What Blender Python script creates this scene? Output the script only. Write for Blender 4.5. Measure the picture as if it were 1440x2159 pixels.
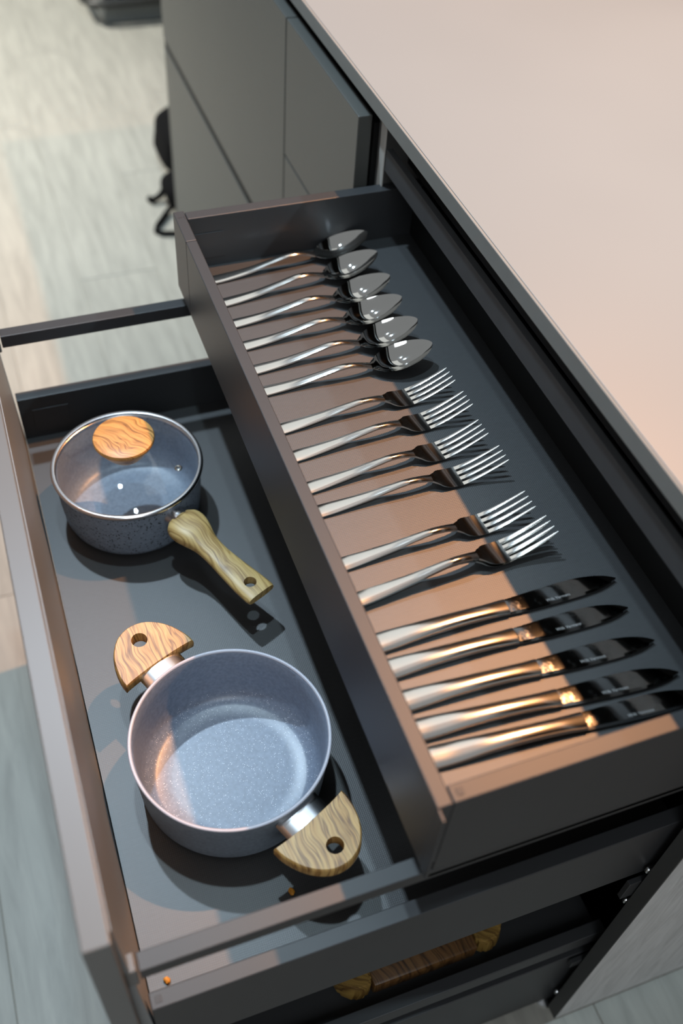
import bpy, bmesh, math, random
import numpy as np
from mathutils import Vector, Matrix

# ------------------------------------------------------------------ clear
for o in list(bpy.data.objects):
    bpy.data.objects.remove(o, do_unlink=True)
SC = bpy.context.scene
COL = SC.collection
random.seed(7)
FLOOR = -0.05

# ------------------------------------------------------------------ camera
cam_d = bpy.data.cameras.new('camera')
cam = bpy.data.objects.new('camera', cam_d)
COL.objects.link(cam)
cam_d.sensor_fit = 'VERTICAL'
cam_d.sensor_height = 36.0
cam_d.sensor_width = 24.0
cam_d.lens = 35.012
cam_d.clip_start = 0.02
M = Matrix(((0.93795, 0.221339, -0.266944), (-0.341692, 0.721187, -0.602608), (0.059136, 0.656429, 0.752067)))
cam.matrix_world = Matrix.Translation((-0.2054, -0.24967, 1.44423)) @ M.to_4x4()
cam_d.dof.use_dof = True
cam_d.dof.focus_distance = 1.04
cam_d.dof.aperture_fstop = 3.0
SC.camera = cam

# ------------------------------------------------------------------ world, lamps, exposure
w = bpy.data.worlds.new('showroom')
SC.world = w
w.use_nodes = True
bgn = w.node_tree.nodes['Background']
bgn.inputs[0].default_value = (0.95, 0.98, 1.0, 1)
bgn.inputs[1].default_value = 0.27
SC.view_settings.view_transform = 'Standard'
SC.view_settings.look = 'None'
SC.view_settings.exposure = 0.12
SC.view_settings.gamma = 1.0
SC.view_settings.use_curve_mapping = False


def spot(name, loc, target, power, color, radius, angle, blend=0.6):
    d = bpy.data.lights.new(name, 'SPOT')
    d.energy = power
    d.color = color
    d.shadow_soft_size = radius
    d.spot_size = math.radians(angle)
    d.spot_blend = blend
    o = bpy.data.objects.new(name, d)
    COL.objects.link(o)
    o.location = loc
    o.rotation_euler = (Vector(target) - Vector(loc)).to_track_quat('-Z', 'Y').to_euler()
    return o


# ceiling track spots of the showroom, followed by added fill lights
spot('warm_track_lamp', (0.92, 0.88, 2.6), (-0.1, 0.4, 0.0), 252, (1.0, 0.45, 0.18), 0.022, 110, 1.0)
spot('cool_track_lamp', (-0.26, 1.34, 2.6), (-0.1, 0.5, 0.0), 128, (0.67, 0.85, 1.0), 0.030, 130)
spot('cool_track_lamp_far', (-1.3, 3.3, 2.6), (-0.1, 3.1, 0.0), 640, (1.0, 0.97, 0.88), 0.03, 84, 1.0)

spot('cool_track_lamp_near', (-0.08, 0.62, 2.6), (-0.12, 0.2, 0.0), 48, (0.68, 0.88, 1.0), 0.030, 130)
spot('worktop_fill_spot', (1.6, -0.2, 2.6), (0.78, 0.50, 0.9), 210, (0.70, 0.90, 1.0), 0.03, 46, 1.0)  # unseen fill spot, added to whiten the right of the worktop
pd = bpy.data.lights.new('camera_side_fill', 'AREA')  # unseen fill light added behind the camera to lift the near faces
pd.shape = 'SQUARE'
pd.size = 1.2
pd.energy = 20
pd.color = (0.90, 0.96, 1.0)
po = bpy.data.objects.new('camera_side_fill', pd)
COL.objects.link(po)
po.location = (-0.5, -1.9, 2.6)
po.rotation_euler = (math.radians(35), 0, 0)
qd = bpy.data.lights.new('handle_reflection_light', 'AREA')  # unseen light added for bright reflections in the cutlery handles
qd.shape = 'RECTANGLE'
qd.size = 0.5
qd.size_y = 2.6
qd.energy = 2.2
qd.color = (0.97, 0.98, 0.93)
qo = bpy.data.objects.new('handle_reflection_light', qd)
COL.objects.link(qo)
qo.location = (0.50, 2.25, 2.70)

# ------------------------------------------------------------------ material helpers
MATS = {}


def new_mat(name):
    m = bpy.data.materials.new(name)
    m.use_nodes = True
    MATS[name] = m
    nt = m.node_tree
    return m, nt, nt.nodes['Principled BSDF']


def N(nt, typ, **kw):
    n = nt.nodes.new(typ)
    for k, v in kw.items():
        setattr(n, k, v)
    return n


def mapping(nt, scale=(1, 1, 1), coord='Object', rot=(0, 0, 0)):
    tc = N(nt, 'ShaderNodeTexCoord')
    mp = N(nt, 'ShaderNodeMapping')
    mp.inputs['Scale'].default_value = scale
    mp.inputs['Rotation'].default_value = rot
    nt.links.new(tc.outputs[coord], mp.inputs['Vector'])
    return mp.outputs['Vector']


def noise(nt, vec, scale=5, detail=3, rough=0.5, dist=0.0):
    n = N(nt, 'ShaderNodeTexNoise')
    n.inputs['Scale'].default_value = scale
    n.inputs['Detail'].default_value = detail
    n.inputs['Roughness'].default_value = rough
    n.inputs['Distortion'].default_value = dist
    nt.links.new(vec, n.inputs['Vector'])
    return n.outputs['Fac']


def ramp(nt, fac, stops):
    r = N(nt, 'ShaderNodeValToRGB')
    el = r.color_ramp.elements
    while len(el) < len(stops):
        el.new(0.5)
    for e, (p, c) in zip(el, stops):
        e.position = p
        e.color = (c[0], c[1], c[2], 1)
    nt.links.new(fac, r.inputs['Fac'])
    return r.outputs['Color']


def bump(nt, fac, bsdf, strength=0.1, dist=0.001):
    b = N(nt, 'ShaderNodeBump')
    b.inputs['Strength'].default_value = strength
    b.inputs['Distance'].default_value = dist
    nt.links.new(fac, b.inputs['Height'])
    nt.links.new(b.outputs['Normal'], bsdf.inputs['Normal'])


def simple(name, col, rough=0.5, metal=0.0, spec=0.5, var=0.06, vscale=30):
    m, nt, b = new_mat(name)
    v = mapping(nt)
    f = noise(nt, v, vscale, 4)
    lo = [max(0, c * (1 - var)) for c in col]
    hi = [c * (1 + var) for c in col]
    nt.links.new(ramp(nt, f, [(0.3, lo), (0.7, hi)]), b.inputs['Base Color'])
    b.inputs['Roughness'].default_value = rough
    b.inputs['Metallic'].default_value = metal
    b.inputs['Specular IOR Level'].default_value = spec
    return m


# satin dark grey powder coated drawer metal
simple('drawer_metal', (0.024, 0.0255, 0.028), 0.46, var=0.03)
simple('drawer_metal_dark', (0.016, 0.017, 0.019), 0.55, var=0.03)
simple('front_grey', (0.062, 0.064, 0.060), 0.45, var=0.03, vscale=6)
simple('panel_grey', (0.105, 0.107, 0.106), 0.42, var=0.03, vscale=6)
simple('lining_grey', (0.17, 0.18, 0.185), 0.45, var=0.03, vscale=6)
simple('side_edge', (0.42, 0.42, 0.40), 0.45)
simple('front_edge', (0.045, 0.047, 0.046), 0.5, var=0.03)
simple('recess_shade', (0.006, 0.006, 0.006), 0.7, spec=0.2)  # shade inside the cabinet and behind the drawers, put into the colour
simple('edge_band', (0.17, 0.172, 0.163), 0.65, spec=0.3, var=0.03)
simple('rail_light', (0.11, 0.11, 0.107), 0.45, var=0.03)
simple('zinc', (0.70, 0.72, 0.74), 0.25, 1.0, vscale=120)
simple('steel', (0.74, 0.73, 0.70), 0.13, 1.0, var=0.03, vscale=40)
simple('ferrule_steel', (0.72, 0.72, 0.74), 0.22, 1.0, var=0.03, vscale=80)
simple('steel_mirror', (0.62, 0.62, 0.60), 0.05, 1.0, var=0.02)
simple('engraving', (0.30, 0.30, 0.30), 0.7)
simple('aluminium', (0.85, 0.86, 0.86), 0.5, 0.0, var=0.04, vscale=60)
simple('black_cloth', (0.003, 0.003, 0.0035), 0.9, spec=0.1, vscale=60)
simple('box_grey', (0.11, 0.125, 0.128), 0.5)
simple('black_tube', (0.012, 0.013, 0.012), 0.4)
simple('crumb_orange', (0.55, 0.23, 0.02), 0.6, vscale=400, var=0.4)
simple('ceiling_black', (0.012, 0.012, 0.012), 0.9)
simple('mark_dark', (0.02, 0.02, 0.022), 0.5)
simple('pot_rim', (0.46, 0.47, 0.54), 0.32, var=0.02)
simple('rail_matte', (0.052, 0.054, 0.057), 0.7, spec=0.25)
simple('gasket', (0.10, 0.10, 0.10), 0.5)

# drawer bottom mat: satin dark foil with fine linen weave
m, nt, b = new_mat('drawer_mat')
v = mapping(nt)
f = noise(nt, mapping(nt, (14, 160, 1)), 6, 4, 0.6)
nt.links.new(ramp(nt, f, [(0.3, (0.017, 0.018, 0.0195)), (0.7, (0.023, 0.025, 0.027))]), b.inputs['Base Color'])
b.inputs['Roughness'].default_value = 0.49
b.inputs['IOR'].default_value = 1.5
b.inputs['Specular IOR Level'].default_value = 0.95
wv = N(nt, 'ShaderNodeTexWave', wave_type='BANDS', bands_direction='X')
wv.inputs['Scale'].default_value = 160
wv.inputs['Distortion'].default_value = 1.5
nt.links.new(v, wv.inputs['Vector'])
wv2 = N(nt, 'ShaderNodeTexWave', wave_type='BANDS', bands_direction='Y')
wv2.inputs['Scale'].default_value = 160
wv2.inputs['Distortion'].default_value = 1.5
nt.links.new(v, wv2.inputs['Vector'])
ad = N(nt, 'ShaderNodeMath', operation='ADD')
nt.links.new(wv.outputs['Fac'], ad.inputs[0])
nt.links.new(wv2.outputs['Fac'], ad.inputs[1])
bump(nt, ad.outputs[0], b, 0.10, 0.0004)

# worktop
m, nt, b = new_mat('worktop_white')
f = noise(nt, mapping(nt), 2.5, 2)
nt.links.new(ramp(nt, f, [(0.35, (0.180, 0.195, 0.198)), (0.7, (0.193, 0.208, 0.211))]), b.inputs['Base Color'])
b.inputs['Roughness'].default_value = 0.42

# floor planks: pale bleached timber, tone per plank
m, nt, b = new_mat('plank')
v = mapping(nt, (9, 1.0, 1))
f = noise(nt, v, 5, 6, 0.62, 0.6)
c = ramp(nt, f, [(0.25, (0.22, 0.218, 0.195)), (0.5, (0.29, 0.286, 0.257)), (0.75, (0.355, 0.348, 0.312))])
oi = N(nt, 'ShaderNodeObjectInfo')
hs = N(nt, 'ShaderNodeHueSaturation')
mr = N(nt, 'ShaderNodeMapRange')
mr.inputs['To Min'].default_value = 0.90
mr.inputs['To Max'].default_value = 1.08
nt.links.new(oi.outputs['Random'], mr.inputs['Value'])
nt.links.new(mr.outputs['Result'], hs.inputs['Value'])
nt.links.new(c, hs.inputs['Color'])
nt.links.new(hs.outputs['Color'], b.inputs['Base Color'])
b.inputs['Roughness'].default_value = 0.5
simple('floor_joint', (0.25, 0.24, 0.21), 0.8)

# grey wood-look end panel
m, nt, b = new_mat('grey_oak')
f = noise(nt, mapping(nt, (22, 22, 2.0)), 4, 6, 0.6, 1.2)
nt.links.new(ramp(nt, f, [(0.3, (0.36, 0.36, 0.355)), (0.55, (0.47, 0.47, 0.465)), (0.8, (0.55, 0.55, 0.545))]), b.inputs['Base Color'])
b.inputs['Roughness'].default_value = 0.5
bump(nt, f, b, 0.15, 0.001)


def wood(name, light, mid, dark, scale, rot, warp=0.012, wscale=22.0):
    """streaky olive-wood: warped thin dark growth lines over a honey ground"""
    m, nt, b = new_mat(name)
    v = mapping(nt, (1, 1, 1), 'Object', rot)
    nz = N(nt, 'ShaderNodeTexNoise')
    nz.inputs['Scale'].default_value = wscale
    nz.inputs['Detail'].default_value = 1.5
    nt.links.new(v, nz.inputs['Vector'])
    sb = N(nt, 'ShaderNodeVectorMath', operation='SUBTRACT')
    sb.inputs[1].default_value = (0.5, 0.5, 0.5)
    nt.links.new(nz.outputs['Color'], sb.inputs[0])
    sc = N(nt, 'ShaderNodeVectorMath', operation='SCALE')
    sc.inputs['Scale'].default_value = warp * 2
    nt.links.new(sb.outputs[0], sc.inputs[0])
    av = N(nt, 'ShaderNodeVectorMath', operation='ADD')
    nt.links.new(v, av.inputs[0])
    nt.links.new(sc.outputs[0], av.inputs[1])
    # irregular growth lines: 1-D noise across the warped grain direction
    mp = N(nt, 'ShaderNodeMapping')
    mp.inputs['Scale'].default_value = (0.06, 1.0, 0.06)
    nt.links.new(av.outputs[0], mp.inputs['Vector'])
    n1 = noise(nt, mp.outputs['Vector'], scale, 2.5, 0.55)
    n2 = noise(nt, mp.outputs['Vector'], scale * 2.4, 3, 0.6)
    c = ramp(nt, n1, [(0.30, dark), (0.385, mid), (0.47, light), (0.535, dark), (0.56, mid), (0.66, light), (0.72, mid)])
    mx = N(nt, 'ShaderNodeMix', data_type='RGBA', blend_type='MULTIPLY')
    mx.inputs[0].default_value = 0.55
    nt.links.new(c, mx.inputs[6])
    nt.links.new(ramp(nt, n2, [(0.38, (0.45, 0.36, 0.28)), (0.5, (1, 1, 1)), (0.7, (1.0, 0.95, 0.85))]), mx.inputs[7])
    nt.links.new(mx.outputs[2], b.inputs['Base Color'])
    b.inputs['Roughness'].default_value = 0.42
    return m


wood('olive_wood', (0.58, 0.37, 0.135), (0.46, 0.26, 0.080), (0.200, 0.095, 0.027), 135, (0, 0, 0.35))
wood('olive_wood_knob', (0.58, 0.32, 0.10), (0.48, 0.24, 0.065), (0.19, 0.08, 0.02), 130, (0, 0, 1.2), 0.02, 26)
wood('handle_wood', (0.50, 0.37, 0.155), (0.44, 0.31, 0.12), (0.27, 0.17, 0.06), 105, (0, 0, 0.1), 0.016, 18)
wood('board_wood', (0.13, 0.065, 0.022), (0.09, 0.042, 0.013), (0.03, 0.014, 0.005), 90, (0, 0, 1.2))
wood('grip_wood', (0.27, 0.17, 0.045), (0.20, 0.12, 0.030), (0.09, 0.045, 0.012), 90, (0, 0, 0.8))


def speckle(name, base, spec_col, amount, rough, sscale=900, ztop=None):
    m, nt, b = new_mat(name)
    v = mapping(nt)
    vo = N(nt, 'ShaderNodeTexVoronoi', feature='F1')
    vo.inputs['Scale'].default_value = sscale
    nt.links.new(v, vo.inputs['Vector'])
    sep = N(nt, 'ShaderNodeSeparateColor')
    nt.links.new(vo.outputs['Color'], sep.inputs[0])
    lt = N(nt, 'ShaderNodeMath', operation='LESS_THAN')
    lt.inputs[1].default_value = amount
    nt.links.new(sep.outputs[0], lt.inputs[0])
    ds = N(nt, 'ShaderNodeMath', operation='LESS_THAN')
    ds.inputs[1].default_value = 0.42
    nt.links.new(vo.outputs['Distance'], ds.inputs[0])
    mu = N(nt, 'ShaderNodeMath', operation='MULTIPLY')
    nt.links.new(lt.outputs[0], mu.inputs[0])
    nt.links.new(ds.outputs[0], mu.inputs[1])
    fac = mu.outputs[0]
    if ztop is not None:            # flecks only in the floor coating of the pan
        sx = N(nt, 'ShaderNodeSeparateXYZ')
        nt.links.new(v, sx.inputs[0])
        zl = N(nt, 'ShaderNodeMath', operation='LESS_THAN')
        zl.inputs[1].default_value = ztop
        nt.links.new(sx.outputs['Z'], zl.inputs[0])
        m2 = N(nt, 'ShaderNodeMath', operation='MULTIPLY')
        nt.links.new(fac, m2.inputs[0])
        nt.links.new(zl.outputs[0], m2.inputs[1])
        fac = m2.outputs[0]
    f = noise(nt, v, 260, 3)
    c = ramp(nt, f, [(0.3, [x * 0.86 for x in base]), (0.7, [x * 1.14 for x in base])])
    mx = N(nt, 'ShaderNodeMix', data_type='RGBA')
    nt.links.new(fac, mx.inputs[0])
    nt.links.new(c, mx.inputs[6])
    mx.inputs[7].default_value = (*spec_col, 1)
    nt.links.new(mx.outputs[2], b.inputs['Base Color'])
    b.inputs['Roughness'].default_value = rough
    bump(nt, f, b, 0.06, 0.0005)
    return m


speckle('pot_interior', (0.195, 0.238, 0.315), (0.80, 0.84, 0.92), 0.055, 0.34, 1200, 0.016)
speckle('pot_exterior', (0.20, 0.245, 0.30), (0.22, 0.265, 0.32), 0.05, 0.45)
speckle('pan_exterior', (0.19, 0.24, 0.31), (0.02, 0.025, 0.03), 0.22, 0.42, 420)
speckle('pan_interior', (0.22, 0.265, 0.34), (0.30, 0.34, 0.42), 0.08, 0.38)

# knife blade steel: mirror polish with finger smudges
m, nt, b = new_mat('blade_steel')
f = noise(nt, mapping(nt), 90, 5, 0.7)
b.inputs['Metallic'].default_value = 1
b.inputs['Base Color'].default_value = (0.50, 0.50, 0.49, 1)
r = N(nt, 'ShaderNodeMapRange')
r.inputs['From Min'].default_value = 0.52
r.inputs['From Max'].default_value = 0.75
r.inputs['To Min'].default_value = 0.07
r.inputs['To Max'].default_value = 0.22
nt.links.new(f, r.inputs['Value'])
nt.links.new(r.outputs['Result'], b.inputs['Roughness'])

# thin clear glass
m, nt, b = new_mat('lid_glass')
nt.nodes.remove(b)
tr = N(nt, 'ShaderNodeBsdfTransparent')
tr.inputs[0].default_value = (0.97, 0.98, 0.98, 1)
gl = N(nt, 'ShaderNodeBsdfGlossy')
gl.inputs['Roughness'].default_value = 0.02
fr = N(nt, 'ShaderNodeFresnel')
geo = N(nt, 'ShaderNodeNewGeometry')
ior = N(nt, 'ShaderNodeMapRange')
ior.inputs['To Min'].default_value = 1.5
ior.inputs['To Max'].default_value = 1 / 1.5
nt.links.new(geo.outputs['Backfacing'], ior.inputs['Value'])
nt.links.new(ior.outputs['Result'], fr.inputs['IOR'])
mxs = N(nt, 'ShaderNodeMixShader')
nt.links.new(fr.outputs[0], mxs.inputs[0])
nt.links.new(tr.outputs[0], mxs.inputs[1])
nt.links.new(gl.outputs[0], mxs.inputs[2])
nt.links.new(mxs.outputs[0], nt.nodes['Material Output'].inputs[0])

# ------------------------------------------------------------------ object helpers


def tag(o, label=None, cat=None, group=None, kind=None):
    if label:
        o['label'] = label
    if cat:
        o['category'] = cat
    if group:
        o['group'] = group
    if kind:
        o['kind'] = kind
    return o


def thing(name, label, cat, loc=(0, 0, 0), rotz=0.0, group=None):
    o = bpy.data.objects.new(name, None)
    o.empty_display_size = 0.02
    COL.objects.link(o)
    o.location = loc
    o.rotation_euler = (0, 0, rotz)
    return tag(o, label, cat, group)


def mk(name, bm, mat, parent=None, smooth=None, off=None):
    """link bm as one mesh object; off = world origin of the parent when bm is in world coords"""
    if off is not None:
        bmesh.ops.translate(bm, verts=bm.verts, vec=-Vector(off))
    bmesh.ops.recalc_face_normals(bm, faces=bm.faces)
    me = bpy.data.meshes.new(name)
    bm.to_mesh(me)
    bm.free()
    me.materials.append(MATS[mat])
    if smooth is not None:
        for p in me.polygons:
            p.use_smooth = True
        me.set_sharp_from_angle(angle=math.radians(smooth))
    o = bpy.data.objects.new(name, me)
    COL.objects.link(o)
    if parent:
        o.parent = parent
    return o


def box(x0, x1, y0, y1, z0, z1, bev=0.0, bm=None, seg=2):
    own = bmesh.new()
    bmesh.ops.create_cube(own, size=1.0)
    for v in own.verts:
        v.co = Vector((x0 + (v.co.x + .5) * (x1 - x0), y0 + (v.co.y + .5) * (y1 - y0), z0 + (v.co.z + .5) * (z1 - z0)))
    if bev:
        bmesh.ops.bevel(own, geom=list(own.edges), offset=bev, segments=seg, affect='EDGES', profile=0.5)
    if bm is None:
        return own
    me = bpy.data.meshes.new('t')
    own.to_mesh(me)
    own.free()
    bm.from_mesh(me)
    bpy.data.meshes.remove(me)
    return bm


def lathe(profile, seg=96, center=(0, 0)):
    bm = bmesh.new()
    rings = []
    for (r, z) in profile:
        if r < 1e-6:
            rings.append([bm.verts.new((center[0], center[1], z))])
        else:
            rings.append([bm.verts.new((center[0] + r * math.cos(2 * math.pi * i / seg), center[1] + r * math.sin(2 * math.pi * i / seg), z)) for i in range(seg)])
    for a, b2 in zip(rings[:-1], rings[1:]):
        for i in range(seg):
            j = (i + 1) % seg
            if len(a) == 1 and len(b2) == 1:
                continue
            if len(a) == 1:
                bm.faces.new((a[0], b2[i], b2[j]))
            elif len(b2) == 1:
                bm.faces.new((a[i], a[j], b2[0]))
            else:
                bm.faces.new((a[i], a[j], b2[j], b2[i]))
    return bm


def tube(pts, r, seg=10, bm=None):
    bm = bm or bmesh.new()
    pts = [Vector(p) for p in pts]
    rings = []
    up = Vector((0, 0, 1))
    for i, p in enumerate(pts):
        t = (pts[min(i + 1, len(pts) - 1)] - pts[max(i - 1, 0)]).normalized()
        a = t.cross(up)
        if a.length < 1e-3:
            a = t.cross(Vector((1, 0, 0)))
        a.normalize()
        b2 = a.cross(t)
        rr = r[i] if isinstance(r, (list, tuple)) else r
        rings.append([bm.verts.new(p + a * rr * math.cos(2 * math.pi * k / seg) + b2 * rr * math.sin(2 * math.pi * k / seg)) for k in range(seg)])
    for A, B in zip(rings[:-1], rings[1:]):
        for k in range(seg):
            bm.faces.new((A[k], A[(k + 1) % seg], B[(k + 1) % seg], B[k]))
    bm.faces.new(rings[0])
    bm.faces.new(list(reversed(rings[-1])))
    return bm


def catmull(xs, ys, x):
    """smooth monotone-ish interpolation through keys"""
    xs = list(xs)
    i = 0
    while i < len(xs) - 2 and x > xs[i + 1]:
        i += 1
    h = xs[i + 1] - xs[i]
    t = min(1, max(0, (x - xs[i]) / h))

    def sl(k):
        if k <= 0:
            return (ys[1] - ys[0]) / (xs[1] - xs[0])
        if k >= len(xs) - 1:
            return (ys[-1] - ys[-2]) / (xs[-1] - xs[-2])
        return (ys[k + 1] - ys[k - 1]) / (xs[k + 1] - xs[k - 1])
    m0, m1 = sl(i) * h, sl(i + 1) * h
    t2, t3 = t * t, t * t * t
    return (2 * t3 - 3 * t2 + 1) * ys[i] + (t3 - 2 * t2 + t) * m0 + (-2 * t3 + 3 * t2) * ys[i + 1] + (t3 - t2) * m1


def loft(sections):
    """sections: list of closed loops of equal length -> closed solid"""
    bm = bmesh.new()
    R = [[bm.verts.new(p) for p in s] for s in sections]
    n = len(R[0])
    for A, B in zip(R[:-1], R[1:]):
        for k in range(n):
            bm.faces.new((A[k], A[(k + 1) % n], B[(k + 1) % n], B[k]))
    bm.faces.new(R[0])
    bm.faces.new(list(reversed(R[-1])))
    return bm


def cut(o, cutter_bm):
    """subtract a shape from o's mesh (modifier evaluated, then baked)"""
    me = bpy.data.meshes.new('cutter')
    cutter_bm.to_mesh(me)
    cutter_bm.free()
    c = bpy.data.objects.new('cutter', me)
    COL.objects.link(c)
    c.matrix_world = o.matrix_world if o.parent is None else o.parent.matrix_basis @ o.matrix_basis
    md = o.modifiers.new('hole', 'BOOLEAN')
    md.object = c
    md.operation = 'DIFFERENCE'
    md.solver = 'EXACT'
    bpy.context.view_layer.update()
    dg = bpy.context.evaluated_depsgraph_get()
    nm = bpy.data.meshes.new_from_object(o.evaluated_get(dg))
    o.modifiers.clear()
    old = o.data
    o.data = nm
    nm.name = old.name
    bpy.data.objects.remove(c, do_unlink=True)
    bpy.data.meshes.remove(me)
    for p in nm.polygons:
        p.use_smooth = True
    nm.set_sharp_from_angle(angle=math.radians(38))


def clone(root, loc, rotz, label, group=None):
    r = root.copy()
    COL.objects.link(r)
    r.location = loc
    r.rotation_euler = (0, 0, rotz)
    tag(r, label, None, group)
    for ch in list(root.children):
        c = ch.copy()
        COL.objects.link(c)
        c.parent = r
        for g in list(ch.children):
            d = g.copy()
            COL.objects.link(d)
            d.parent = c
    return r


# ------------------------------------------------------------------ setting
floor = mk('floor', box(-4, 5, -3, 7, FLOOR - 0.06, FLOOR - 0.0015), 'floor_joint')
tag(floor, 'pale bleached timber plank floor', kind='structure')
PW, PL = 0.19, 1.22
base_pl = None
for i in range(-9, 13):
    for j in range(-2, 5):
        x = i * PW - 0.03
        y = j * PL + (0.37 * i % 1.0) * PL - 0.6
        if base_pl is None:
            base_pl = mk('plank', box(-PW / 2 + .0006, PW / 2 - .0006, -PL / 2 + .0006, PL / 2 - .0006, -0.008, 0, 0.0008, seg=1), 'plank', floor)
            o = base_pl
        else:
            o = base_pl.copy()
            COL.objects.link(o)
            o.parent = floor
        o.location = (x + PW / 2, y + PL / 2, FLOOR)
ceil = mk('ceiling', box(0.80, 5, -1.5, 6, 2.75, 2.85), 'ceiling_black')  # unseen; its extent is set by what the blades should reflect
tag(ceil, 'unseen black ceiling piece shaped for dark reflections in the blades', kind='structure')

# ------------------------------------------------------------------ worktop
o0 = (0.70, 0.96, 0.875)
wt = thing('worktop', 'pale smooth kitchen worktop with dark grey front edge above the drawers', 'worktop', o0)
mk('slab', box(0.2505, 1.25, -0.030, 1.95, 0.8755, 0.8950, 0.0006), 'worktop_white', wt, off=o0)
mk('dark_underside', box(0.2506, 0.8500, -0.0060, 1.9300, 0.8746, 0.8754, 0), 'recess_shade', wt, off=o0)  # black sheet added so the worktop underside reflects dark in the blades
mk('edge_band', box(0.2470, 0.2503, -0.030, 1.95, 0.8752, 0.8948, 0.0008), 'edge_band', wt, off=o0)

# ------------------------------------------------------------------ drawer cabinet
D0 = (0.30, 0.39, -0.03)
dc = thing('drawer_cabinet', 'dark grey island cabinet with cutlery drawer and pan drawer pulled open', 'cabinet', D0)


def part(name, mat, *b, bev=0.0006, parent=None, smooth=None):
    return mk(name, box(*b, bev), mat, parent or dc, smooth, off=D0)


end_panel = part('end_panel', 'grey_oak', 0.2830, 0.86, -0.0262, -0.0085, -0.030, 0.8745)
part('panel_edge_strip', 'front_edge', 0.2812, 0.2828, -0.0262, -0.0085, -0.030, 0.8745, parent=end_panel)
part('side_panel_edge', 'side_edge', 0.2620, 0.2638, 0.7740, 0.7900, -0.030, 0.8745)
side_f = part('side_panel', 'rail_light', 0.2640, 0.86, 0.7850, 0.8000, -0.030, 0.8745)
part('back_panel', 'recess_shade', 0.845, 0.86, -0.0080, 0.7845, -0.030, 0.8745)
part('bottom_panel', 'recess_shade', 0.2840, 0.844, -0.0080, 0.7845, -0.048, -0.032)
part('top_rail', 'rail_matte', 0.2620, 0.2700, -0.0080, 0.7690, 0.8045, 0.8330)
part('grip_recess', 'recess_shade', 0.3000, 0.3080, -0.0080, 0.7845, 0.8000, 0.8125)
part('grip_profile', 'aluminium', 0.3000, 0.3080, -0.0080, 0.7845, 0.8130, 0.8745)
part('top_panel', 'recess_shade', 0.3085, 0.844, -0.0080, 0.7845, 0.858, 0.8745)
for zz in (0.445, 0.360, 0.020):
    part('runner_screw', 'zinc', 0.2800, 0.2950, -0.0080, -0.0030, zz, zz + 0.010, bev=0.002)
for z0, z1 in ((0.385, 0.425), (0.150, 0.166)):
    part('runner', 'drawer_metal', 0.2680, 0.82, -0.0075, -0.0015, z0, z1)
for (x, y) in ((0.262, 0.012), (0.32, 0.76)):
    ft = mk('levelling_foot', lathe([(0, -0.0002), (0.020, -0.0002), (0.020, 0.004), (0.007, 0.007), (0.007, 0.018), (0.0, 0.018)], 24), 'zinc', dc, 35)
    ft.location = Vector((x + 0.03, y, -0.0498)) - Vector(D0)

# --- cutlery drawer (upper, inner drawer)
B1 = 0.7109
d1 = part('cutlery_drawer', 'drawer_mat', 0.0132, 0.4000, 0.0150, 0.7642, B1 - 0.010, B1, bev=0.0002)
tag(d1, 'shallow cutlery drawer with dark linen-textured bottom')
part('front_panel', 'drawer_metal', 0.0, 0.0128, 0.0000, 0.7200, 0.6755, 0.7800, bev=0.0010, parent=d1)
part('corner_cap', 'drawer_metal', 0.0, 0.0128, 0.7206, 0.7830, 0.6755, 0.7800, bev=0.0010, parent=d1)
part('corner_cap', 'drawer_metal', -0.0006, 0.0020, -0.0106, -0.0003, 0.6755, 0.7806, bev=0.0006, parent=d1)
part('side_wall', 'drawer_metal', 0.0134, 0.4000, 0.0002, 0.0148, 0.6520, 0.7798, bev=0.0010, parent=d1)
part('side_wall', 'drawer_metal', 0.0134, 0.4000, 0.7644, 0.7800, 0.6520, 0.7798, bev=0.0010, parent=d1)
part('side_lip', 'drawer_metal', 0.0080, 0.4000, 0.0000, 0.0080, 0.6440, 0.6515, bev=0.0008, parent=d1)
part('back_wall', 'recess_shade', 0.3044, 0.3160, 0.0152, 0.7640, B1 + 0.0002, 0.7780, bev=0.0008, parent=d1)  # blackened to stand in for the shade at the drawer's back
part('adjuster_plug', 'mark_dark', 0.0180, 0.0235, 0.0045, 0.0105, 0.7797, 0.7803, bev=0.0002, parent=d1)
part('adjuster_plug', 'mark_dark', 0.0100, 0.0122, 0.7660, 0.7720, 0.7797, 0.7803, bev=0.0002, parent=d1)
part('adjuster_plug', 'mark_dark', 0.0030, 0.0085, 0.7690, 0.7705, 0.7797, 0.7803, bev=0.0001, parent=d1)
part('cover_cap', 'drawer_metal', 0.0200, 0.0560, 0.7634, 0.7643, 0.7230, 0.7580, bev=0.0004, parent=d1)

# --- pan drawer (lower, front panel and gallery rails)
B2 = 0.4846
d2 = part('pan_drawer', 'drawer_mat', -0.2238, 0.3200, 0.0150, 0.7642, B2 - 0.014, B2, bev=0.0002)
tag(d2, 'deep pan drawer with gallery rails and dark bottom')
fp2 = part('front_panel', 'panel_grey', -0.2550, -0.2352, -0.0106, 0.7850, -0.0200, 0.7615, bev=0.0012, parent=d2)
lin = bmesh.new()
ring = [[lin.verts.new((x, y, z)) for x, z in ((-0.2351, B2 - 0.014), (-0.2244, B2 - 0.014), (-0.2340, 0.7560), (-0.2351, 0.7560))] for y in (0.0002, 0.7798)]
for k in range(4):
    lin.faces.new((ring[0][k], ring[0][(k + 1) % 4], ring[1][(k + 1) % 4], ring[1][k]))
lin.faces.new(ring[0])
lin.faces.new(ring[1][::-1])
mk('inner_lining', lin, 'lining_grey', d2, off=D0)
part('side_wall', 'drawer_metal', -0.2240, 0.3200, 0.0000, 0.0148, 0.4300, 0.5530, bev=0.0010, parent=d2)
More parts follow.
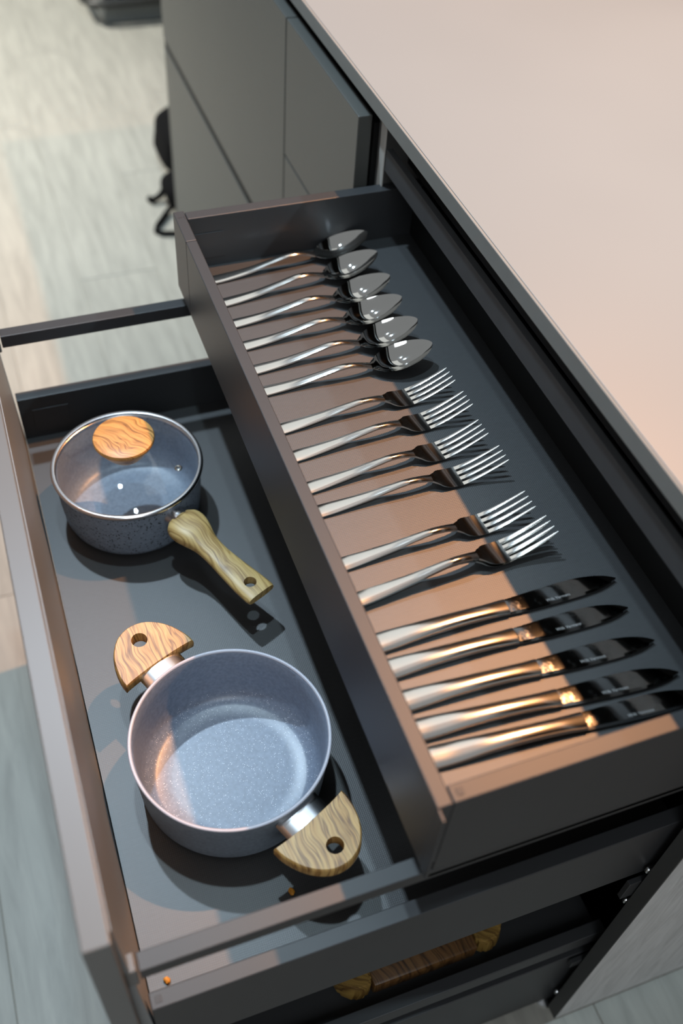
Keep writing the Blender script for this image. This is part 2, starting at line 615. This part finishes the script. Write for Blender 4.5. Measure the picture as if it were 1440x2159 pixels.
part('side_wall', 'drawer_metal', -0.2240, 0.3200, 0.7644, 0.7800, 0.4300, 0.5530, bev=0.0010, parent=d2)
part('gallery_rail', 'drawer_metal', -0.2243, 0.3200, 0.0000, 0.0150, 0.6400, 0.6573, bev=0.0008, parent=d2)
part('gallery_rail', 'drawer_metal', -0.2243, 0.3200, 0.7640, 0.7800, 0.6400, 0.6573, bev=0.0008, parent=d2)
part('rail_bracket', 'rail_light', -0.2350, -0.2260, -0.0008, 0.0140, 0.6330, 0.6640, bev=0.0010, parent=d2)
part('rail_bracket', 'rail_light', -0.2350, -0.2260, 0.7650, 0.7808, 0.6330, 0.6640, bev=0.0010, parent=d2)
part('adjuster_plug', 'mark_dark', -0.2195, -0.2140, 0.0045, 0.0105, 0.5528, 0.5533, bev=0.0002, parent=d2)
part('cover_cap', 'drawer_metal', -0.2080, -0.1620, 0.7634, 0.7643, 0.4950, 0.5330, bev=0.0004, parent=d2)

# --- tray drawer and bottom drawer below
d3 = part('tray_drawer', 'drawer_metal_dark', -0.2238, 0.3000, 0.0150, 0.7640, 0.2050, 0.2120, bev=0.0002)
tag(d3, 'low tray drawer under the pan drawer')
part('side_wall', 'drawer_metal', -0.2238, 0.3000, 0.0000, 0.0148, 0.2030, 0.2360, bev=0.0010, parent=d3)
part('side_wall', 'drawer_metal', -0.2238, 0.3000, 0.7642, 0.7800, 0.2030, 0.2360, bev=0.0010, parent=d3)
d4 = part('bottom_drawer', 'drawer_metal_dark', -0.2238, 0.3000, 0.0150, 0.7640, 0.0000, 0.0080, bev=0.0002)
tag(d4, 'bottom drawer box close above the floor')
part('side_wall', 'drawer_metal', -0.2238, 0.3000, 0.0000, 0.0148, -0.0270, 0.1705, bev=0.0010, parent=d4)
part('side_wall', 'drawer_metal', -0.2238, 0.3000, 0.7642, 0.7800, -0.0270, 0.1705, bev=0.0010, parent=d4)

# ------------------------------------------------------------------ neighbouring closed cabinets
X0 = 0.2365


def unit(name, label, y0, y1, fronts):
    o = (0.55, (y0 + y1) / 2, -0.03)
    t = thing(name, label, 'cabinet', o, group=None)
    mk('carcass', box(0.258, 0.86, y0, y1, -0.03, 0.8500, 0.0006), 'recess_shade', t, off=o)
    for nm, z0, z1 in fronts:
        if nm == 'groove_shade':
            mk(nm, box(X0 + 0.002, 0.2578, y0 + 0.0012, y1 - 0.0012, z0, z1, 0), 'recess_shade', t, off=o)  # black filler painted as the shade of the groove, hides the lit edge
            continue
        mk(nm, box(X0, 0.2550, y0 + 0.0012, y1 - 0.0012, z0, z1, 0.0012), 'front_grey', t, off=o)
    return t


unit('base_cabinet', 'narrow closed grey cabinet right behind the open cutlery drawer', 0.8010, 1.0825,
     [('drawer_front', 0.6605, 0.8600), ('door', -0.03, 0.6580)])
unit('base_cabinet', 'wide closed grey cabinet at the far end of the island', 1.0835, 1.9270,
     [('drawer_front', 0.4720, 0.8600), ('drawer_front', -0.03, 0.4540), ('groove_shade', 0.4545, 0.4715)])

# ------------------------------------------------------------------ cutlery
ZB = B1 + 0.0002


def cross(x, zc, hw, th, dish, n=9, yc=0.0, rnd=0.35):
    """closed cross-section loop at station x: dished/crowned top, offset bottom"""
    top, bot = [], []
    for i in range(n):
        v = -1 + 2 * i / (n - 1)
        zt = zc - dish * (1 - v * v)
        e = th * (1 - rnd * abs(v) ** 3)
        top.append((x, yc + v * hw, zt))
        bot.append((x, yc + v * hw * (1 - 0.04), zt - e))
    return top + bot[::-1]


def stations(keys, x0, x1, n):
    xs = [k[0] for k in keys]
    out = []
    for i in range(n):
        x = x0 + (x1 - x0) * i / (n - 1)
        out.append([x] + [catmull(xs, [k[q] for k in keys], x) for q in range(1, len(keys[0]))])
    return out


def make_spoon(name, label):
    t = thing(name, label, 'spoon', group='spoons in the cutlery drawer')
    hk = [(0, .0032, .0072, .0026), (.02, .0034, .0072, .0028), (.055, .0062, .0056, .0032), (.085, .0116, .0044, .0034),
          (.107, .0160, .0040, .0032), (.119, .0166, .0036, .0034), (.131, .0144, .0037, .0034), (.1455, .0098, .0050, .0028)]
    mk('handle', loft([cross(x * .968, z, hw, th, -0.0011, 9) for x, z, hw, th in stations(hk, 0, .1455, 44)]), 'steel', t, 40)
    bk = [(.1455, .0098, .0048, .0002), (.151, .0097, .0105, .0020), (.160, .0108, .0176, .0064), (.172, .0132, .0220, .0104), (.184, .0160, .0227, .0118),
          (.196, .0190, .0204, .0104), (.207, .0220, .0156, .0068), (.2145, .0243, .0100, .0030), (.2188, .0256, .0044, .0008), (.2200, .0260, .0012, .0001)]
    mk('bowl', loft([cross(x * .968, z, max(hw * .92, .0008), .0014, max(d, 0), 17, rnd=0.2) for x, z, hw, d in stations(bk, .1455, .2200, 48)]), 'steel_mirror', t, 40)
    return t


SP = [((0.0237, 0.7308), 0.0706), ((0.0208, 0.6841), 0.0897), ((0.0173, 0.6431), 0.0491), ((0.0151, 0.6014), 0.0451), ((0.0166, 0.5593), 0.0375), ((0.0159, 0.5234), 0.001)]
SL = ['farthest table spoon, close to the far drawer wall', 'second table spoon from the far drawer wall', 'third table spoon from the far drawer wall',
      'fourth table spoon from the far drawer wall', 'fifth table spoon, second from the forks', 'table spoon lying next to the forks']
sp0 = make_spoon('table_spoon', SL[0])
for k, ((x, y), a) in enumerate(SP):
    if k == 0:
        sp0.location = (x, y, ZB)
        sp0.rotation_euler = (0, 0, a)
    else:
        clone(sp0, (x, y, ZB), a, SL[k])


def make_fork(name, label):
    t = thing(name, label, 'fork', group='forks in the cutlery drawer')
    hk = [(0, .0030, .0080, .0024), (.025, .0036, .0075, .0027), (.065, .0078, .0052, .0032), (.092, .0122, .0040, .0034), (.108, .0143, .0035, .0036),
          (.122, .0132, .0037, .0034), (.134, .0104, .0046, .0030)]
    mk('handle', loft([cross(x, z, hw, th, -0.0011, 9) for x, z, hw, th in stations(hk, 0, .134, 40)]), 'steel', t, 40)
    pk = [(.134, .0104, .0046, .0030), (.139, .0086, .0074, .0024), (.1435, .0068, .0108, .0020), (.149, .0048, .0124, .0018), (.156, .0032, .0130, .0017), (.162, .0029, .0131, .0017), (.1665, .0031, .0131, .0017)]
    hd = mk('head', loft([cross(x, z, hw, th, 0.0004, 9, rnd=0.1) for x, z, hw, th in stations(pk, .134, .1665, 24)]), 'steel', t, 40)
    for q in range(4):
        c0 = (-1.5 + q) * 0.0072
        secs = []
        for i in range(15):
            s = i / 14
            x = .1655 + s * (.2140 - .1655)
            z = .0031 + .0185 * s ** 1.35
            hw = .00215 * (1 - 0.45 * s) if s < .93 else .00215 * (1 - 0.45 * s) * (1 - (s - .93) / .07 * .6)
            secs.append(cross(x, z, hw, .0016 * (1 - .3 * s), -0.0002, 5, yc=c0 * (1 - .02 * s), rnd=.2))
        mk('tine', loft(secs), 'steel', hd, 40)
    return t


FK = [((0.0166, 0.4619), 0.055), ((0.0188, 0.4197), 0.0643), ((0.0156, 0.3738), 0.068), ((0.0191, 0.3424), 0.0236), ((0.0160, 0.2738), 0.0421), ((0.0175, 0.2281), 0.0754)]
FL = ['table fork lying next to the spoons', 'second table fork from the spoons', 'third table fork from the spoons', 'fourth table fork, before the wider gap',
      'table fork after the wider gap, beside the nested pair', 'lower table fork of the nested pair beside the knives']
fk0 = make_fork('table_fork', FL[0])
for k, ((x, y), a) in enumerate(FK):
    if k == 0:
        fk0.location = (x, y, ZB)
        fk0.rotation_euler = (0, 0, a)
    else:
        clone(fk0, (x, y + (0.0022 if k == 5 else 0), ZB), a + (-0.006 if k == 5 else 0), FL[k])
up = clone(fk0, (FK[5][0][0] + 0.0015, FK[5][0][1], ZB + 0.0050), FK[5][1], 'upper table fork of the nested pair beside the knives')


def make_knife(name, label):
    t = thing(name, label, 'knife', group='knives in the cutlery drawer')
    LB = .134
    hk = [(0, .0058, .0108, .0056), (.02, .0066, .0104, .0062), (.05, .0090, .0088, .0074), (.085, .0098, .0078, .0080), (.115, .0086, .0078, .0074), (.136, .0070, .0086, .0058)]
    secs = []
    for x, z, hw, th in stations(hk, 0, .136, 40):
        loop = []
        for i in range(20):
            a = 2 * math.pi * i / 20
            c, s = math.cos(a), math.sin(a)
            loop.append((x, hw * math.copysign(abs(c) ** .72, c), z - th / 2 + th / 2 * math.copysign(abs(s) ** .8, s)))
        secs.append(loop)
    mk('handle', loft(secs), 'steel', t, 40)
    # blade outline: spine towards +y, edge towards -y
    spine = [(LB, .0082), (.150, .0088), (.175, .0098), (.200, .0103), (.215, .0097), (.230, .0074), (.242, .0038), (.250, -.0008)]
    edge = [(LB, -.0082), (.150, -.0090), (.175, -.0096), (.200, -.0096), (.215, -.0092), (.230, -.0080), (.242, -.0054), (.250, -.0022)]
    secs = []
    for i in range(36):
        x = LB + (.250 - LB) * i / 35
        a = catmull([p[0] for p in spine], [p[1] for p in spine], x)
        b2 = catmull([p[0] for p in edge], [p[1] for p in edge], x)
        secs.append([(x, a, .0040), (x, a - .15 * (a - b2), .0043), (x, b2 + .12 * (a - b2), .0043), (x, b2, .0030), (x, b2, .0026), (x, a, .0022)])
    bl = mk('blade', loft(secs), 'blade_steel', t, 25)
    # engraved maker's lettering along the cutting edge
    cu = bpy.data.curves.new('engraving', 'FONT')
    cu.body = 'Wilk Vermans'
    cu.size = 0.0042
    cu.align_x = 'LEFT'
    cu.space_character = 1.02
    tmp = bpy.data.objects.new('tmp_text', cu)
    COL.objects.link(tmp)
    bpy.context.view_layer.update()
    me = bpy.data.meshes.new_from_object(tmp.evaluated_get(bpy.context.evaluated_depsgraph_get()))
    bpy.data.objects.remove(tmp, do_unlink=True)
    me.name = 'engraving'
    me.materials.clear()
    me.materials.append(MATS['engraving'])
    tx = bpy.data.objects.new('engraving', me)
    COL.objects.link(tx)
    tx.parent = bl
    tx.location = (.1745, -.0062, .00435)
    tag(tx, 'fine grey engraved lettering')
    return t


KN = [((0.0220, 0.1823), 0.0025), ((0.0156, 0.1544), -0.0197), ((0.0200, 0.1219), -0.0446), ((0.0230, 0.0935), -0.0744), ((0.0328, 0.0662), -0.0687)]
KL = ['table knife lying next to the nested forks', 'second table knife from the forks', 'middle one of the five table knives', 'fourth table knife from the forks', 'nearest table knife, beside the near drawer wall']
kn0 = make_knife('table_knife', KL[0])
for k, ((x, y), a) in enumerate(KN):
    if k == 0:
        kn0.location = (x, y, ZB)
        kn0.rotation_euler = (0, 0, a)
    else:
        clone(kn0, (x, y, ZB), a, KL[k])

# ------------------------------------------------------------------ open casserole pot
ZP = B2 + 0.0002
POT = (-0.0958, 0.2156, ZP)
ang = math.atan2(0.915, -0.402)
pot = thing('casserole_pot', 'open blue-grey casserole pot with two olive-wood lug handles', 'pot', POT, ang)
H, RR = 0.082, 0.0985
mk('body', lathe([(0, 0), (.080, 0), (.087, .0012), (.0915, .005), (.0935, .011), (.0950, .03), (.0968, .06), (.0978, H - .004), (.0978, H - .0018), (.0966, H - .0018),
                  (.0945, H - .004), (.0935, .06), (.0918, .03), (.0895, .017), (.084, .0082), (.076, .0052), (.060, .0045), (0, .0045)], 128), 'pot_exterior', pot, 50)
# interior coating as its own skin
mk('interior', lathe([(.0955, H - .0022), (.0943, H - .004), (.0933, .06), (.0916, .03), (.0893, .0172), (.0838, .0085), (.0760, .0056), (.060, .0049), (0, .0049)], 128), 'pot_interior', pot, 50)
mk('rim', lathe([(.0985, H - .0022), (.0990, H - .0010), (.0984, H), (.0968, H + .0002), (.0955, H - .0006), (.0953, H - .0020), (.0968, H - .0026), (.0985, H - .0022)], 128), 'pot_rim', pot, 60)


def lug(parent, s, zc, mat, tilt=0.0):
    """half-moon wooden lug handle with hanging hole, pointing along +/-x of the pot"""
    pts = []
    outer = [(.113, .0430), (.120, .0428), (.131, .0405), (.145, .0350), (.157, .0265), (.166, .0150), (.1695, 0)]
    full = outer + [(u, -v2) for u, v2 in outer[-2::-1]]
    ts = list(range(len(full)))
    for i in range(len(full) * 4 - 3):
        q = i / 4
        pts.append((catmull(ts, [p[0] for p in full], q), catmull(ts, [p[1] for p in full], q)))
    for i in range(1, 16):
        v2 = -.0430 + .0860 * i / 16
        pts.append((.1130 + .0025 * (1 - (v2 / .0430) ** 2) ** .8, v2))
    bm = bmesh.new()
    th = .0150
    cx, cy = .138, 0.0
    layers = [(.93, 0.0), (.985, .0016), (1.0, .004), (1.0, th - .004), (.985, th - .0014), (.95, th)]
    R = []
    for sc, z in layers:
        R.append([bm.verts.new(((cx + (u - cx) * sc) * s, (v2 * sc) * s, z - th / 2)) for u, v2 in pts])
    n = len(pts)
    for A, B in zip(R[:-1], R[1:]):
        for k in range(n):
            bm.faces.new((A[k], A[(k + 1) % n], B[(k + 1) % n], B[k]))
    bm.faces.new(R[0][::-1])
    bm.faces.new(R[-1])
    bmesh.ops.rotate(bm, verts=bm.verts, cent=(.11 * s, 0, 0), matrix=Matrix.Rotation(-tilt * s, 3, 'Y'))
    bmesh.ops.translate(bm, verts=bm.verts, vec=(0, 0, zc))
    h = mk('lug_handle', bm, mat, parent, 40)
    cb = bmesh.new()
    bmesh.ops.create_cone(cb, cap_ends=True, segments=32, radius1=.0084, radius2=.0084, depth=.06, matrix=Matrix.Translation((.1485 * s, 0, zc + .004)))
    cut(h, cb)
    return h


for s in (1, -1):
    lug(pot, s, .0690, 'olive_wood', 0.06)
    fb = tube([(.0955 * s, 0, .0670), (.1035 * s, 0, .0675), (.1190 * s, 0, .0685)], .0112, 28)
    for v in fb.verts:
        v.co.y *= 2.25
        v.co.z = .0675 + (v.co.z - .068) * 0.66
    mk('ferrule', fb, 'ferrule_steel', pot, 40)

# ------------------------------------------------------------------ saucepan
PAN = (-0.114, 0.6045, ZP)
pang = math.atan2(-0.905, 0.426)
pan = thing('saucepan', 'blue-grey speckled saucepan with long wooden handle', 'saucepan', PAN, pang)
HP = 0.076
mk('body', lathe([(0, 0), (.070, 0), (.077, .0012), (.081, .005), (.0835, .012), (.0855, .035), (.0872, HP - .002), (.0872, HP), (.0848, HP), (.0838, HP - .004), (.0818, .035),
                  (.0795, .016), (.074, .0085), (.066, .0055), (.05, .0048), (0, .0048)], 112), 'pan_exterior', pan, 50)
mk('interior', lathe([(.0846, HP - .0012), (.0836, HP - .004), (.0816, .035), (.0793, .0162), (.0738, .0088), (.066, .0059), (.05, .0052), (0, .0052)], 112), 'pan_interior', pan, 50)
# handle along +x
hkeys = [(.0965, .0165, .0585, .0190), (.1020, .0222, .0590, .0205), (.1150, .0236, .0592, .0215), (.1280, .0205, .0588, .0205), (.1430, .0155, .0565, .0170), (.1620, .0142, .0538, .0145),
         (.1880, .0160, .0522, .0135), (.2150, .0182, .0520, .0128), (.2360, .0190, .0526, .0120), (.2400, .0182, .0529, .0108)]
secs = []
for x, hw, z, th in stations(hkeys, .0965, .2400, 60):
    loop = []
    for i in range(28):
        a = 2 * math.pi * i / 28
        c, s2 = math.cos(a), math.sin(a)
        loop.append((x, hw * math.copysign(abs(c) ** .62, c), z + th / 2 * math.copysign(abs(s2) ** .7, s2)))
    secs.append(loop)
hnd = mk('handle', loft(secs), 'handle_wood', pan, 45)
cb = bmesh.new()
bmesh.ops.create_cone(cb, cap_ends=True, segments=32, radius1=.0072, radius2=.0072, depth=.05, matrix=Matrix.Translation((.2210, 0, .052)))
cut(hnd, cb)
mk('ferrule', tube([(.0835, 0, .0570), (.0880, 0, .0575), (.0940, 0, .0580), (.1000, 0, .0585)], [.0150, .0140, .0130, .0130], 28), 'ferrule_steel', pan, 40)

# lid: glass dome, steel rim, wooden knob, vent
lid = thing('pan_lid', 'glass saucepan lid with steel rim and round olive-wood knob', 'lid', (PAN[0], PAN[1], ZP + HP + 0.0003), 0.4)
dome, dome2 = [], []
for i in range(17):
    r = .0860 * (1 - i / 16)
    z = .0035 + .0165 * (1 - (r / .0860) ** 2)
    dome.append((r, z))
dome2 = [(max(r - .0, 0), z - .0028) for r, z in dome][::-1]
mk('glass', lathe(dome + dome2 + [dome[0]], 96), 'lid_glass', lid, 60)
mk('rim', lathe([(.0855, .0060), (.0880, .0066), (.0900, .0058), (.0907, .0036), (.0902, .0012), (.0885, .0002), (.0862, .0000), (.0850, -.0010), (.0842, .0002), (.0848, .0016), (.0866, .0020), (.0855, .0060)], 112), 'ferrule_steel', lid, 60)
mk('knob', lathe([(0, .0190), (.016, .0190), (.0200, .0205), (.0240, .0255), (.0300, .0345), (.0340, .0410), (.0358, .0445), (.0360, .0465), (.0350, .0485), (.030, .0500), (.020, .0508), (0, .0510)], 72), 'olive_wood_knob', lid, 40)
mk('knob_washer', lathe([(0, .0176), (.0140, .0176), (.0155, .0185), (.0150, .0196), (0, .0196)], 40), 'ferrule_steel', lid, 40)
va = math.atan2(-0.0345, 0.0555) - 0.4
vr = .0645
vent = mk('steam_vent', lathe([(.0022, .0006), (.0042, .0010), (.0048, .0022), (.0044, .0034), (.0032, .0040), (.0022, .0036), (.0018, .0016), (.0022, .0006)], 28), 'steel_mirror', lid, 60)
vent.location = (vr * math.cos(va), vr * math.sin(va), .0035 + .0165 * (1 - (vr / .086) ** 2) - .0006)

# ------------------------------------------------------------------ wooden board in the tray drawer
WB = (0.078, 0.075, 0.2122)
wb = thing('serving_board', 'brown wooden serving board in the dark drawer under the pans', 'board', WB)
mk('board', box(-.066, .066, -.045, .050, 0, .030, .004), 'board_wood', wb, 40)
for s in (1, -1):
    bm = bmesh.new()
    pr = [(.066, -.040), (.075, -.047), (.090, -.046), (.104, -.034), (.110, -.010), (.104, .012), (.090, .024), (.066, .028)]
    lo = [bm.verts.new((x * s, y, .004)) for x, y in pr]
    hi = [bm.verts.new((x * s * (0.97 if x > .07 else 1), y * .95, .036)) for x, y in pr]
    for k in range(len(pr)):
        bm.faces.new((lo[k], lo[(k + 1) % len(pr)], hi[(k + 1) % len(pr)], hi[k]))
    bm.faces.new(lo[::-1])
    bm.faces.new(hi)
    bmesh.ops.bevel(bm, geom=list(bm.edges), offset=.003, segments=2, affect='EDGES')
    mk('end_grip', bm, 'grip_wood', wb, 40)

# ------------------------------------------------------------------ crumbs
for k, (x, y, lab) in enumerate([(-0.0762, 0.0786, 'orange crumb on the pan drawer bottom below the pot handle'), (-0.2069, 0.0396, 'orange crumb near the front corner of the pan drawer')]):
    bm = bmesh.new()
    bmesh.ops.create_icosphere(bm, subdivisions=2, radius=1)
    rr = random.Random(k)
    for v in bm.verts:
        v.co *= 0.8 + 0.45 * rr.random()
        v.co = Vector((v.co.x * .0026, v.co.y * .0038, v.co.z * .0018))
    zmin = min(v.co.z for v in bm.verts)
    o = mk('crumb', bm, 'crumb_orange', None, 60)
    o.location = (x, y, ZP - zmin)
    o.rotation_euler = (0, 0, 0.5 * k)
    tag(o, lab, 'crumb')

# ------------------------------------------------------------------ far floor objects
BG = (0.36, 2.16, FLOOR)
bag = thing('bag', 'black slumped bag on the floor at far end of the grey cabinets', 'bag', BG)


def blob(cx, cy, rx, ry, h, seed, name):
    bm = bmesh.new()
    bmesh.ops.create_icosphere(bm, subdivisions=4, radius=1)
    rr = random.Random(seed)
    ph = [rr.random() * 6 for _ in range(6)]
    for v in bm.verts:
        c = v.co.copy()
        e = [math.copysign(abs(q) ** .75, q) for q in c]
        wv = 1 + .05 * math.sin(5 * c.x + ph[0]) * math.sin(4 * c.y + ph[1]) + .04 * math.sin(9 * c.z + ph[2])
        v.co = Vector((cx + e[0] * rx * wv * (1 - .25 * max(0, c.z)), cy + e[1] * ry * wv, max(0.0005, h * .5 + e[2] * h * .5)))
    return mk(name, bm, 'black_cloth', bag, 60)


blob(.030, .12, .125, .13, .17, 1, 'body')
blob(.012, -.08, .135, .075, .12, 2, 'pocket')
mk('strap', tube([(-.06, -.06, .05), (-.12, -.10, .012), (-.158, -.150, .008), (-.166, -.172, .007), (-.155, -.186, .007), (-.12, -.195, .007), (-.07, -.165, .02)], .0075, 8), 'black_cloth', bag, 60)
mk('strap', tube([(-.08, .0, .06), (-.12, -.03, .02), (-.146, -.035, .010), (-.15, -.02, .008)], .0085, 8), 'black_cloth', bag, 60)

BX = (0.52, 3.45, FLOOR)
bx = thing('floor_case', 'dark grey case with a bent tube rail on the far floor', 'case', BX)
mk('body', box(-.215, .25, -.225, .22, .0005, .24, .012), 'box_grey', bx, 40, off=None)
mk('tube_rail', tube([(.10, -.245, .075), (-.05, -.245, .075), (-.20, -.245, .075), (-.245, -.235, .075), (-.272, -.19, .075), (-.275, -.10, .075), (-.27, .1, .075)], .013, 12), 'black_tube', bx, 60)
for q in (-.05, .08):
    mk('rail_clip', box(q, q + .02, -.245, -.226, .065, .085, .002), 'black_tube', bx)
for q in (-.18, .2):
    mk('foot', box(q - .02, q + .02, -.19, -.15, .0, .0006, 0), 'black_tube', bx)
